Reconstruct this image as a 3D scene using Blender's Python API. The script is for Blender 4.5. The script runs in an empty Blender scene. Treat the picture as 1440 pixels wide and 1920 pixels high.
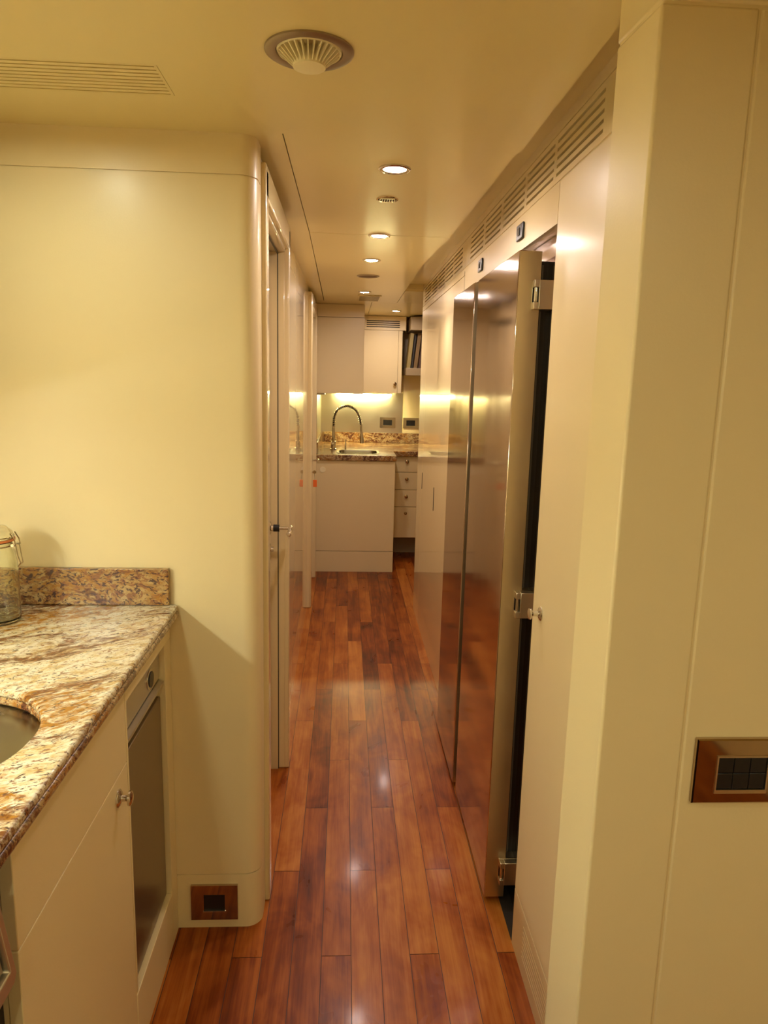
import bpy, bmesh, math, random
from mathutils import Vector, Matrix
C = bpy.context.scene.collection
sc = bpy.context.scene
random.seed(7)
PI = math.pi

# ------------------------------------------------------------------ camera
cd = bpy.data.cameras.new('camera'); cam = bpy.data.objects.new('camera', cd); C.objects.link(cam)
Rr = Vector((0.9983218533517424, -0.052556280215445214, 0.02431695972480565))
Dn = Vector((0.014414059412691988, -0.1811787158227839, -0.9833445519369365))
Fw = Vector((0.0560866473555837, 0.9820448616752305, -0.18011712202255473))
m = Matrix((Rr, -Dn, -Fw)).transposed().to_4x4(); m.translation = Vector((0, 0, 1.58))
cam.matrix_world = m
cd.sensor_fit = 'AUTO'; cd.sensor_width = 36; cd.lens = 1353.88 / 1920 * 36; cd.clip_start = 0.02
sc.camera = cam
sc.view_settings.view_transform = 'Standard'; sc.view_settings.look = 'None'
sc.view_settings.gamma = 1; sc.view_settings.use_curve_mapping = False
sc.view_settings.exposure = 1.13
# ------------------------------------------------------------------ world and lamp strengths
w = bpy.data.worlds.new('world'); sc.world = w; w.use_nodes = True
w.node_tree.nodes['Background'].inputs[0].default_value = (0.5, 0.35, 0.16, 1)
w.node_tree.nodes['Background'].inputs[1].default_value = 0.02
CORRIDOR_LAMP = ((1.0, 0.85, 0.78), 262)
NEAR_LAMP = ((.95, 1.0, 0.76), 200)
BEHIND_FILL = ((1.0, 0.98, 0.66), 350)  # unseen fill behind the camera, added to brighten the partition
LED_KITCHEN = ((1.0, 0.92, 0.42), 44)
LED_NEAR = ((.93, 1.0, 0.86), 40)

# ------------------------------------------------------------------ materials
def mat(name):
    M = bpy.data.materials.new(name); M.use_nodes = True
    nt = M.node_tree; b = nt.nodes['Principled BSDF']
    return M, nt, b
def N(nt, t, **k):
    n = nt.nodes.new(t)
    for a, v in k.items():
        if a.startswith('i_'): n.inputs[a[2:].replace('_', ' ')].default_value = v
        else: setattr(n, a, v)
    return n
def simple(name, col, rough=.5, metal=0, coat=0, coatr=.05, bump=0, bscale=300, spec=.5):
    M, nt, b = mat(name)
    b.inputs['Base Color'].default_value = (*col, 1); b.inputs['Roughness'].default_value = rough
    b.inputs['Metallic'].default_value = metal; b.inputs['Coat Weight'].default_value = coat
    b.inputs['Coat Roughness'].default_value = coatr; b.inputs['Specular IOR Level'].default_value = spec
    if bump:
        tc = N(nt, 'ShaderNodeTexCoord'); n = N(nt, 'ShaderNodeTexNoise'); n.inputs['Scale'].default_value = bscale
        n.inputs['Detail'].default_value = 3
        bp = N(nt, 'ShaderNodeBump'); bp.inputs['Strength'].default_value = bump; bp.inputs['Distance'].default_value = .001
        nt.links.new(tc.outputs['Object'], n.inputs['Vector']); nt.links.new(n.outputs['Fac'], bp.inputs['Height'])
        nt.links.new(bp.outputs['Normal'], b.inputs['Normal'])
        if coat: nt.links.new(bp.outputs['Normal'], b.inputs['Coat Normal'])
    return M
def emit(name, col, s):
    M, nt, b = mat(name)
    b.inputs['Base Color'].default_value = (*col, 1)
    b.inputs['Emission Color'].default_value = (*col, 1); b.inputs['Emission Strength'].default_value = s
    return M
CREAM = (.775, .635, .36)
semi = simple('cream_semi_gloss_paint', CREAM, .38, coat=.3, coatr=.17, bump=.03, bscale=30)
paint = simple('cream_satin_paint', CREAM, .42, coat=.2, coatr=.24, bump=.15, bscale=260)
lacquer = simple('cream_gloss_lacquer', CREAM, .35, coat=1.0, coatr=.025, bump=.012, bscale=12)
ceilp = simple('cream_ceiling_lacquer', (.75, .62, .285), .4, coat=.45, coatr=.16, bump=.1, bscale=60)
dark = simple('dark_recess', (.02, .014, .01), .7)  # near-black that puts shade into gaps, slots and recesses
slotm = simple('vent_slot_shade', (.018, .011, .005), .7); slotc = simple('grille_slot_shade', (.14, .08, .02), .7)  # slot colours darkened to carry the shade inside the vents
black = simple('black_rubber', (.008, .007, .007), .35)
blackp = simple('black_plastic', (.010, .009, .010), .3)
chrome = simple('chrome', (.66, .62, .57), .07, 1)
chromed = simple('dark_chrome_plate', (.50, .38, .26), .06, 1)
hingem = simple('satin_hinge_steel', (.70, .62, .48), .3, 1)
ringm = simple('brushed_ring', (.34, .27, .20), .35, .8)
creamp = simple('cream_plastic', (.85, .76, .50), .4)
alu = simple('appliance_steel', (.58, .52, .42), .33, .85)
dsteel = simple('appliance_dark_steel', (.28, .22, .15), .28, .9)
orange = simple('orange_plastic', (.85, .17, .03), .4)

def steel(name, col, rough, wav, wscale=(1, 1, 1), ws=3.0, coatb=0):
    M, nt, b = mat(name)
    b.inputs['Base Color'].default_value = (*col, 1); b.inputs['Metallic'].default_value = 1
    b.inputs['Roughness'].default_value = rough
    tc = N(nt, 'ShaderNodeTexCoord'); mp = N(nt, 'ShaderNodeMapping'); mp.inputs['Scale'].default_value = wscale
    n = N(nt, 'ShaderNodeTexNoise'); n.inputs['Scale'].default_value = ws; n.inputs['Detail'].default_value = 1
    bp = N(nt, 'ShaderNodeBump'); bp.inputs['Strength'].default_value = wav; bp.inputs['Distance'].default_value = .01
    n2 = N(nt, 'ShaderNodeTexNoise'); n2.inputs['Scale'].default_value = 6; n2.inputs['Detail'].default_value = 5
    mr = N(nt, 'ShaderNodeMapRange'); mr.inputs['To Min'].default_value = rough * .7; mr.inputs['To Max'].default_value = rough * 1.4
    L = nt.links.new
    L(tc.outputs['Object'], mp.inputs['Vector']); L(mp.outputs['Vector'], n.inputs['Vector']); L(tc.outputs['Object'], n2.inputs['Vector'])
    L(n.outputs['Fac'], bp.inputs['Height']); L(bp.outputs['Normal'], b.inputs['Normal'])
    L(n2.outputs['Fac'], mr.inputs['Value']); L(mr.outputs['Result'], b.inputs['Roughness'])
    return M
fsteel = steel('refrigerator_steel', (.56, .46, .40), .09, .10, (1, 1, .35), 4)
fedge = steel('refrigerator_edge_steel', (.66, .57, .38), .32, .02)
splash = steel('splashback_steel', (.62, .56, .44), .34, .03)
sinkm = steel('sink_steel', (.34, .31, .24), .25, .03)

def granite(name, base, cloud, gold, veinc, gold_lo, vein_lo, sp_lo, sp2_lo, stretch=1.0, ss=1.0):
    M, nt, b = mat(name); L = nt.links.new
    tc = N(nt, 'ShaderNodeTexCoord')
    mp = N(nt, 'ShaderNodeMapping'); mp.inputs['Rotation'].default_value = (0.15, 0.1, math.radians(-32))
    L(tc.outputs['Object'], mp.inputs['Vector'])
    wn = N(nt, 'ShaderNodeTexNoise'); wn.inputs['Scale'].default_value = 9; wn.inputs['Detail'].default_value = 3
    L(mp.outputs[0], wn.inputs['Vector'])
    wa = N(nt, 'ShaderNodeVectorMath', operation='MULTIPLY_ADD'); wa.inputs[1].default_value = (.05, .05, .05)
    L(wn.outputs['Color'], wa.inputs[0]); L(mp.outputs[0], wa.inputs[2])
    def noise(scale, st, det=6, rough=.6, dist=0, off=0):
        m2 = N(nt, 'ShaderNodeMapping'); m2.inputs['Scale'].default_value = st; m2.inputs['Location'].default_value = (off, off * 2, off)
        L(wa.outputs[0], m2.inputs['Vector'])
        n = N(nt, 'ShaderNodeTexNoise'); n.inputs['Scale'].default_value = scale; n.inputs['Detail'].default_value = det
        n.inputs['Roughness'].default_value = rough; n.inputs['Distortion'].default_value = dist
        L(m2.outputs['Vector'], n.inputs['Vector']); return n
    def ramp(n, a, c, lo=0, hi=1):
        r = N(nt, 'ShaderNodeMapRange'); r.inputs['From Min'].default_value = a; r.inputs['From Max'].default_value = c
        r.inputs['To Min'].default_value = lo; r.inputs['To Max'].default_value = hi
        L(n.outputs[0], r.inputs['Value']); return r
    def mul(a, c):
        q = N(nt, 'ShaderNodeMath', operation='MULTIPLY'); L(a.outputs[0], q.inputs[0]); L(c.outputs[0], q.inputs[1]); return q
    def mix(f, A, Bc):
        x = N(nt, 'ShaderNodeMix', data_type='RGBA')
        L(f.outputs[0], x.inputs['Factor'])
        if isinstance(A, tuple): x.inputs['A'].default_value = (*A, 1)
        else: L(A.outputs['Result'], x.inputs['A'])
        x.inputs['B'].default_value = (*Bc, 1)
        return x
    sx, sy = .62 / stretch, 1.35 * stretch
    c = mix(ramp(noise(34, (sx, sy, sy), 6, .75), .44, .62), base, cloud)
    band = noise(2.5, (.7, 1.5, 1.5), 9, .62, .8, 1.3)
    fine = ramp(noise(48, (sx, sy, sy), 4, .7, .4, 5.1), .38, .56)
    c = mix(mul(ramp(band, gold_lo, gold_lo + .035, 0, 1), fine), c, gold)
    vein = noise(3.2, (.6, 1.6, 1.6), 9, .68, 1.5, 4.1)
    c = mix(mul(ramp(vein, vein_lo, vein_lo + .035, 0, 1), fine), c, veinc)
    c = mix(ramp(noise(95 * ss, (sx, sy, sy), 3, .6, .6, 2.2), sp_lo, sp_lo + .05, 0, .85), c, (.22, .085, .035))
    c = mix(ramp(noise(150 * ss, (sx * .8, sy, sy), 3, .6, .6, 7.7), sp2_lo, sp2_lo + .04, 0, .9), c, (.05, .022, .022))
    L(c.outputs['Result'], b.inputs['Base Color'])
    b.inputs['Roughness'].default_value = .25; b.inputs['Coat Weight'].default_value = .25; b.inputs['Coat Roughness'].default_value = .06
    return M
gran = granite('gold_veined_granite', (.70, .62, .46), (.50, .34, .14), (.34, .14, .012), (.15, .045, .008), .475, .53, .575, .59)
gran2 = granite('brown_speckled_granite', (.48, .31, .12), (.30, .15, .045), (.36, .16, .03), (.10, .03, .014), .52, .54, .535, .545, 1.25, .55)
gran3 = granite('kitchen_granite', (.52, .38, .19), (.32, .16, .05), (.34, .14, .02), (.09, .022, .009), .49, .50, .56, .56)
def wood():
    M, nt, b = mat('varnished_cherry_planks'); L = nt.links.new
    tc = N(nt, 'ShaderNodeTexCoord'); at = N(nt, 'ShaderNodeAttribute', attribute_name='plank')
    sep = N(nt, 'ShaderNodeSeparateColor'); L(at.outputs['Color'], sep.inputs['Color'])
    # offset the grain per plank
    cmb = N(nt, 'ShaderNodeCombineXYZ')
    mu = N(nt, 'ShaderNodeMath', operation='MULTIPLY'); mu.inputs[1].default_value = 30; L(sep.outputs['Green'], mu.inputs[0]); L(mu.outputs[0], cmb.inputs['Z'])
    add = N(nt, 'ShaderNodeVectorMath', operation='ADD'); L(tc.outputs['Object'], add.inputs[0]); L(cmb.outputs[0], add.inputs[1])
    def noise(sx, sy, scale, det, dist=0):
        m2 = N(nt, 'ShaderNodeMapping'); m2.inputs['Scale'].default_value = (sx, sy, 1); L(add.outputs[0], m2.inputs['Vector'])
        n = N(nt, 'ShaderNodeTexNoise'); n.inputs['Scale'].default_value = scale; n.inputs['Detail'].default_value = det
        n.inputs['Distortion'].default_value = dist; n.inputs['Roughness'].default_value = .6
        L(m2.outputs[0], n.inputs['Vector']); return n
    cr = N(nt, 'ShaderNodeValToRGB'); e = cr.color_ramp.elements
    e[0].position = 0; e[0].color = (.075, .013, .0018, 1); e[1].position = 1; e[1].color = (.50, .185, .032, 1)
    x = e.new(.28); x.color = (.19, .036, .0042, 1)
    x = e.new(.58); x.color = (.33, .085, .0095, 1)
    g1 = noise(16, 1.1, 2.2, 8, .6); g2 = noise(60, 1.6, 3, 4, .2); g3 = noise(2.2, 1.3, 3.0, 3, .8)
    # value = plank tone*.55 + grain
    def mad(a, k, c):
        q = N(nt, 'ShaderNodeMath', operation='MULTIPLY_ADD'); L(a, q.inputs[0]); q.inputs[1].default_value = k
        if isinstance(c, float): q.inputs[2].default_value = c
        else: L(c, q.inputs[2])
        return q.outputs[0]
    v = mad(sep.outputs['Red'], .55, -.98); v = mad(g1.outputs['Fac'], 1.0, v); v = mad(g2.outputs['Fac'], .40, v); v = mad(g3.outputs['Fac'], 1.0, v)
    L(v, cr.inputs['Fac'])
    L(cr.outputs['Color'], b.inputs['Base Color'])
    mr = N(nt, 'ShaderNodeMapRange'); mr.inputs['To Min'].default_value = .20; mr.inputs['To Max'].default_value = .42
    L(g3.outputs['Fac'], mr.inputs['Value']); L(mr.outputs['Result'], b.inputs['Roughness'])
    bp = N(nt, 'ShaderNodeBump'); bp.inputs['Strength'].default_value = .12; bp.inputs['Distance'].default_value = .002
    L(g1.outputs['Fac'], bp.inputs['Height']); L(bp.outputs['Normal'], b.inputs['Normal'])
    b.inputs['Coat Weight'].default_value = .05; b.inputs['Coat Roughness'].default_value = .10; b.inputs['Specular IOR Level'].default_value = .17
    return M
woodm = wood()
woodgap = simple('dark_plank_joint', (.035, .010, .004), .6)
def glassm(name, col=(1, 1, 1), rough=0.0):
    M, nt, b = mat(name); b.inputs['Base Color'].default_value = (*col, 1)
    b.inputs['Transmission Weight'].default_value = 1; b.inputs['Roughness'].default_value = rough; b.inputs['IOR'].default_value = 1.45
    return M
glass = glassm('clear_glass', (.93, .95, .86))

# ------------------------------------------------------------------ mesh helpers
def box(bm, x0, x1, y0, y1, z0, z1):
    x0, x1 = sorted((x0, x1)); y0, y1 = sorted((y0, y1)); z0, z1 = sorted((z0, z1))
    v = [bm.verts.new((x, y, z)) for z in (z0, z1) for x, y in ((x0, y0), (x1, y0), (x1, y1), (x0, y1))]
    for f in ((3, 2, 1, 0), (4, 5, 6, 7), (0, 1, 5, 4), (1, 2, 6, 5), (2, 3, 7, 6), (3, 0, 4, 7)):
        bm.faces.new([v[i] for i in f])
    return bm
def prism(bm, pts, z0, z1):
    a = [bm.verts.new((x, y, z0)) for x, y in pts]; b = [bm.verts.new((x, y, z1)) for x, y in pts]
    n = len(pts); bm.faces.new(a[::-1]); bm.faces.new(b)
    for i in range(n): bm.faces.new((a[i], a[(i + 1) % n], b[(i + 1) % n], b[i]))
    return bm
def lathe(bm, prof, c=(0, 0, 0), axis='z', seg=28):
    """prof: (radius, height) pairs along axis from c"""
    rings = []
    for r, h in prof:
        ring = []
        for i in range(seg):
            a = 2 * PI * i / seg; u, v = r * math.cos(a), r * math.sin(a)
            p = {'z': (u, v, h), 'x': (h, u, v), 'y': (u, h, v)}[axis]
            ring.append(bm.verts.new((c[0] + p[0], c[1] + p[1], c[2] + p[2])))
        rings.append(ring)
    for A, B in zip(rings, rings[1:]):
        for i in range(seg):
            bm.faces.new((A[i], A[(i + 1) % seg], B[(i + 1) % seg], B[i]))
    if prof[0][0] > 1e-6: bm.faces.new(rings[0][::-1])
    if prof[-1][0] > 1e-6: bm.faces.new(rings[-1])
    return bm
def tube(bm, pts, r, seg=8, cap=True):
    pts = [Vector(p) for p in pts]; rings = []
    n = len(pts); ref = None
    for i, p in enumerate(pts):
        t = (pts[min(i + 1, n - 1)] - pts[max(i - 1, 0)]).normalized()
        if ref is None: ref = Vector((0, 0, 1)) if abs(t.z) < .9 else Vector((1, 0, 0))
        u = t.cross(ref).normalized(); v = t.cross(u).normalized(); ref = -v if False else ref
        ref = v.cross(t).normalized() if False else (u.cross(t)).normalized()
        rr = r[i] if isinstance(r, (list, tuple)) else r
        rings.append([bm.verts.new(p + rr * (math.cos(2 * PI * k / seg) * u + math.sin(2 * PI * k / seg) * ref)) for k in range(seg)])
    for A, B in zip(rings, rings[1:]):
        for i in range(seg): bm.faces.new((A[i], A[(i + 1) % seg], B[(i + 1) % seg], B[i]))
    if cap: bm.faces.new(rings[0][::-1]); bm.faces.new(rings[-1])
    return bm
def slab_holes(bm, outer, holes, z0, z1):
    es = []
    for loop in [outer] + holes:
        vs = [bm.verts.new((x, y, z1)) for x, y in loop]
        es += [bm.edges.new((vs[i], vs[(i + 1) % len(vs)])) for i in range(len(vs))]
    r = bmesh.ops.triangle_fill(bm, use_beauty=True, use_dissolve=False, edges=es)
    fs = [f for f in r['geom'] if isinstance(f, bmesh.types.BMFace)]
    ex = bmesh.ops.extrude_face_region(bm, geom=fs)
    vs = [v for v in ex['geom'] if isinstance(v, bmesh.types.BMVert)]
    bmesh.ops.translate(bm, vec=(0, 0, z0 - z1), verts=vs)
    return bm
def circ(cx, cy, r, n=48, ry=None):
    ry = ry or r
    return [(cx + r * math.cos(2 * PI * i / n), cy + ry * math.sin(2 * PI * i / n)) for i in range(n)]
def rrect(x0, x1, y0, y1, r, n=6):
    out = []
    for cx, cy, a0 in ((x1 - r, y1 - r, 0), (x0 + r, y1 - r, PI / 2), (x0 + r, y0 + r, PI), (x1 - r, y0 + r, 1.5 * PI)):
        out += [(cx + r * math.cos(a0 + PI / 2 * i / n), cy + r * math.sin(a0 + PI / 2 * i / n)) for i in range(n + 1)]
    return out
B = bmesh.new
def obj(name, bm, material, parent=None, bev=0, seg=2, smooth=False, ang=40):
    o0 = Vector((0, 0, 0)); p = parent
    while p is not None: o0 += p.location; p = p.parent
    bmesh.ops.recalc_face_normals(bm, faces=bm.faces)
    if o0.length: bmesh.ops.translate(bm, vec=-o0, verts=bm.verts)
    me = bpy.data.meshes.new(name); bm.to_mesh(me); bm.free()
    o = bpy.data.objects.new(name, me); C.objects.link(o)
    for mm in (material if isinstance(material, list) else [material]): me.materials.append(mm)
    if parent is not None: o.parent = parent
    if smooth:
        for p in me.polygons: p.use_smooth = True
        me.set_sharp_from_angle(angle=math.radians(ang))
    if bev:
        md = o.modifiers.new('bevel', 'BEVEL'); md.width = bev; md.segments = seg; md.limit_method = 'ANGLE'; md.angle_limit = math.radians(50)
        if not smooth:
            for p in me.polygons: p.use_smooth = True
            me.set_sharp_from_angle(angle=math.radians(35)); md.harden_normals = False
    return o
def tag(o, label, cat, group=None, kind=None):
    o['label'] = label; o['category'] = cat
    if group: o['group'] = group
    if kind: o['kind'] = kind
    return o
def thing(name, label, cat, loc=(0, 0, 0), group=None, kind=None):
    o = bpy.data.objects.new(name, None); o.empty_display_size = .05; C.objects.link(o); o.location = loc
    return tag(o, label, cat, group, kind)
def struct(o, label=None, cat=None):
    o['kind'] = 'structure'
    if label: o['label'] = label; o['category'] = cat
    return o
def dup(root, loc, label):
    r = root.copy(); C.objects.link(r); r.location = loc; r['label'] = label
    for ch in list(root.children):
        c = ch.copy(); C.objects.link(c); c.parent = r
        for g in list(ch.children):
            d = g.copy(); C.objects.link(d); d.parent = c
    return r

CZ = 2.15      # ceiling height
# ================================================================== STRUCTURE
# ---- floor: every plank its own faces, three-step stagger, joints left open over a dark bed
bm = B(); col = bm.loops.layers.float_color.new('plank')
PW, PL, X0 = .0822, 1.051, -.372
rf = random.Random(11)
c = -20
while X0 + c * PW < 1.75:
    xa = X0 + c * PW; off = {1: 1.757, 2: 2.112, 0: 2.463}[c % 3]
    k = math.floor((-1.7 - off) / PL)
    while off + k * PL < 7.2:
        ya = max(off + k * PL, -1.7); yb = min(off + (k + 1) * PL, 7.2); k += 1
        if yb <= ya: continue
        g = .0009
        vs = [bm.verts.new(p) for p in ((xa + g, ya + g, 0), (xa + PW - g, ya + g, 0), (xa + PW - g, yb - g, 0), (xa + g, yb - g, 0))]
        f = bm.faces.new(vs); t = (rf.random(), rf.random(), 0, 1)
        for l in f.loops: l[col] = t
        f.material_index = 0
    c += 1
n0 = len(bm.faces)
box(bm, -2.05, 1.75, -1.7, 7.2, -.05, -.0012)
bm.faces.ensure_lookup_table()
for f in bm.faces[n0:]: f.material_index = 1
o = obj('floor', bm, [woodm, woodgap]); struct(o)

# ---- ceiling: near panel, corridor panels, side strips
bm = B()
holes = [[(-1.10, 1.505), (-.362, 1.505), (-.362, 1.655), (-1.10, 1.655)], circ(-.072, 1.411, .058, 40)]
slab_holes(bm, [(-1.16, -1.62), (1.70, -1.62), (1.70, 1.12), (.432, 1.12), (.432, 1.93), (.424, 1.93), (.412, 3.043), (-.150, 3.043), (-.156, 1.862), (-.1585, 1.864), (-.1525, 3.05), (-.26, 3.05), (-.26, 1.90), (-1.16, 1.90)], holes, CZ, CZ + .02)
slab_holes(bm, [(-.150, 3.046), (.412, 3.046), (.378, 3.74), (.378, 5.60), (-.168, 5.60), (-.165, 5.5)], [], CZ, CZ + .02)
slab_holes(bm, [(-.26, 3.05), (-.1525, 3.05), (-.1705, 5.598), (-.26, 5.598)], [], CZ, CZ + .02)
box(bm, -.30, .19, 5.603, 7.1, CZ, CZ + .02); box(bm, .193, 1.70, 5.603, 7.1, CZ, CZ + .02)
box(bm, .381, 1.70, 4.87, 5.60, CZ, CZ + .02)
box(bm, -1.16, 1.72, -1.62, 7.1, CZ + .06, CZ + .08)
o = obj('ceiling', bm, ceilp); struct(o)
# recessed strip between the corridor ceiling and the right-hand wall
o = obj('trim_1', box(B(), .37, .60, 1.12, 4.868, CZ + .045, CZ + .058), ceilp); struct(o)
o = obj('trim_2', box(B(), .37, .60, 4.8695, 4.875, CZ + .0205, CZ + .0585), ceilp); struct(o)

# ---- walls
def rounded_block(bm, z0, z1, inset=0):
    r = .045; x1 = -.222 - inset; y0 = 1.873 + inset
    pts = [(-1.16, y0)] + [(x1 - r + r * math.sin(a), y0 + r - r * math.cos(a)) for a in [PI / 2 * i / 12 for i in range(13)]] + [(x1, 1.972), (-1.16, 1.972)]
    prism(bm, pts, z0, z1)
bm = B()
rounded_block(bm, 0, .171); rounded_block(bm, .174, 2.055); rounded_block(bm, 2.058, CZ + .02)
rounded_block(bm, .05, 2.1, .003)
o = obj('wall_end_left', bm, paint, smooth=True, ang=35)
struct(o)
bm = B()
box(bm, -.40, -.247, 2.80, 3.98, 0, 2.055); box(bm, -.40, -.247, 3.983, 4.865, 0, 2.055); box(bm, -.40, -.247, 2.80, 4.865, 2.058, CZ + .02)
box(bm, -.40, -.249, 2.80, 4.865, 0, CZ)
box(bm, -.40, -.235, 5.69, 7.1, 0, CZ + .02)
o = obj('wall_left', bm, lacquer); struct(o)
# room behind the left doors closed off, and the near room
o = obj('wall_near_left', box(B(), -1.20, -1.155, -1.62, 1.90, 0, CZ + .03), paint); struct(o)
bm = B(); box(bm, -1.2, 1.75, -1.66, -1.60, 0, CZ + .03)
o = obj('wall_behind', bm, paint); struct(o)
bm = B(); box(bm, 1.70, 1.75, -1.62, 7.1, 0, CZ + .05)
o = obj('wall_outer_right', bm, paint); struct(o)
bm = B(); box(bm, -.40, 1.75, 7.05, 7.12, 0, CZ + .05)
o = obj('wall_back', bm, paint); struct(o)
# near partition on the right: end return faces the corridor, broad face faces the camera
bm = B()
def part_piece(x0, x1, z0, z1, ins=0):
    if x0 is None: prism(bm, [(.3925 + ins, .994 + ins), (x1, .994 + ins), (x1, 1.124 - ins), (.3835 + ins, 1.124 - ins)], z0, z1)
    else: box(bm, x0, x1, .994 + ins, 1.124 - ins, z0, z1)
part_piece(None, .5215, 0, 2.058); part_piece(.5230, 1.70, 0, 2.058); part_piece(None, 1.70, 2.0605, CZ + .05)
part_piece(None, 1.69, .01, CZ + .04, .002)
o = obj('wall_partition_right', bm, paint, bev=.004); struct(o)
# right corridor wall
bm = B()
box(bm, .50, .56, 1.124, 1.30, 0, 2.053)                         # plain strip beside the partition
box(bm, .50, .56, 1.797, 3.178, 1.957, 2.053)                    # fascia over the refrigerator
box(bm, .50, .56, 4.572, 4.87, 0, 2.022)                         # end post
box(bm, .50, .56, 3.181, 4.87, 2.025, 2.053)
box(bm, .503, .57, 1.124, 4.87, 2.050, 2.06)
box(bm, .60, .62, 1.124, 4.82, 1.96, CZ + .05)
box(bm, .50, .60, 1.124, 4.87, 2.1685, CZ + .05)
o = obj('wall_right', bm, lacquer); struct(o)

o = obj('wall_kitchen_right', box(B(), .5605, 1.20, 4.80, 4.87, 0, CZ + .04), lacquer); struct(o)   # return into the kitchen

# ---- louvred vent panels along the top of the right wall
def louvre(name, label, y0, y1, banks):
    t = thing(name, label, 'air vent', (.5, (y0 + y1) / 2, 2.056), 'louvred vent panels above the right wall')
    zs = [2.0700 + i * .0188 for i in range(5)]; sh = .0075
    bm = B(); zz = [2.056] + [v for z in zs for v in (z, z + sh)] + [2.166]
    for i in range(0, len(zz), 2): box(bm, .50, .515, y0, y1, zz[i], zz[i + 1])
    ed = [y0] + [v for a in banks for v in a] + [y1]
    for i in range(0, len(ed), 2):
        for z in zs: box(bm, .50, .515, ed[i], ed[i + 1], z - .0005, z + sh + .0005)
    obj('louvre_panel', bm, lacquer, t)
    obj('slot_shade', box(B(), .530, .545, y0, y1, 2.06, 2.166), slotm, t)  # dark backing gives the louvre slots their shade
louvre('vent_panel', 'long cream vent panel with five banks of slots above the steel refrigerator', 1.124, 3.150,
       [(1.512, 1.833), (1.858, 2.125), (2.152, 2.433), (2.471, 2.733), (2.774, 3.047)])
louvre('vent_panel', 'farther cream vent panel with small slot banks above the tall far cupboard', 3.152, 4.87,
       [(3.256, 3.502), (3.531, 3.805), (3.83, 4.10), (4.13, 4.41), (4.44, 4.754)])

# ================================================================== DOORS ON THE LEFT
def door(name, y, label, hy, lever_dir, ax=-.208, lx=-.280):
    """y = near edge of the frame; hy = handle position"""
    t = thing(name, label, 'door', (-.25, y, 0)); t['kind'] = 'structure'
    bm = B()
    for ya, yb in ((y, y + .06), (y + .777, y + .835)):
        box(bm, -.36, -.222, ya, yb, 0, 2.105)
        box(bm, -.23, ax, ya + (.008 if ya == y else 0), yb - (0 if ya == y else .012), 0, 2.105)
    box(bm, -.36, -.222, y + .002, y + .833, 2.025, 2.13); box(bm, -.23, ax, y + .01, y + .823, 2.035, 2.118)
    obj('door_frame', bm, lacquer, t, bev=.006, seg=3)
    bm = B()
    box(bm, -.30, -.252, y + .060, y + .066, 0, 2.025); box(bm, -.30, -.252, y + .771, y + .777, 0, 2.025)
    obj('door_stop', bm, lacquer, t)
    bm = B(); box(bm, -.254, -.249, y + .7745, y + .777, 0, 2.02); box(bm, -.254, -.249, y + .06, y + .777, 2.0195, 2.0255)
    obj('gap_shade', bm, black, t)  # black strips stand in for the shade in the frame gaps
    obj('shadow_gap', box(B(), -.34, -.30, y + .06, y + .777, 1.97, 2.03), dark, t)  # dark block paints in the shade above the leaf
    leaf = obj('door_leaf', box(B(), -.32, lx, y + .068, y + .768, .006, 1.985), paint, t, bev=.002)
    z = 1.021
    bm = B(); lathe(bm, [(.026, 0), (.026, .006), (.022, .009), (.012, .010)], (lx, hy, z), 'x'); lathe(bm, [(.012, .004), (.0115, .03)], (lx, hy, z), 'x')
    h = obj('door_handle', bm, chrome, t, smooth=True)
    obj('black_collar', lathe(B(), [(.0135, 0), (.0135, .022)], (lx + .018, hy, z), 'x'), blackp, h, smooth=True)
    bm = B(); tube(bm, [(lx + .038, hy, z), (lx + .080, hy, z)], .006, 12)
    tube(bm, [(lx + .080, hy + .012 * -lever_dir, z + .002), (lx + .082, hy, z), (lx + .083, hy + .05 * lever_dir, z - .001), (lx + .083, hy + .098 * lever_dir, z - .003), (lx + .083, hy + .104 * lever_dir, z - .003)], [.008, .0095, .008, .0085, .005], 14)
    obj('lever', bm, chrome, h, smooth=True, ang=60)
    bm = B(); lathe(bm, [(.023, 0), (.023, .006), (.019, .008), (.010, .009), (.010, .018), (.006, .019)], (lx, hy, z - .082), 'x')
    obj('lock_cylinder', bm, chrome, t, smooth=True)
    return t
d1 = door('door_1', 1.97, 'nearest cream door on the left with chrome lever handle', 2.68, -1)
d2 = door('door_2', 4.86, 'far cream door on the left, beside the peninsula', 4.99, 1, -.217, -.262)
t = thing('key', 'small brass key with orange tag hanging in the far left door', 'key', (-.243, 4.990, .939))
bm = B(); tube(bm, [(-.243, 4.990, .939), (-.212, 4.990, .939)], .0025, 8); lathe(bm, [(.012, -.0015), (.012, .0015)], (-.204, 4.990, .939), 'y', 16)
obj('key_blade', bm, simple('worn_brass', (.45, .33, .16), .3, 1), t, smooth=True)
bm = B(); tube(bm, [(-.204, 4.990, .93), (-.202, 4.988, .905), (-.201, 4.987, .885)], .0012, 6)
obj('cord', bm, blackp, t)
obj('key_tag', box(B(), -.214, -.187, 4.985, 4.990, .835, .885), orange, t, bev=.002)

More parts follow.
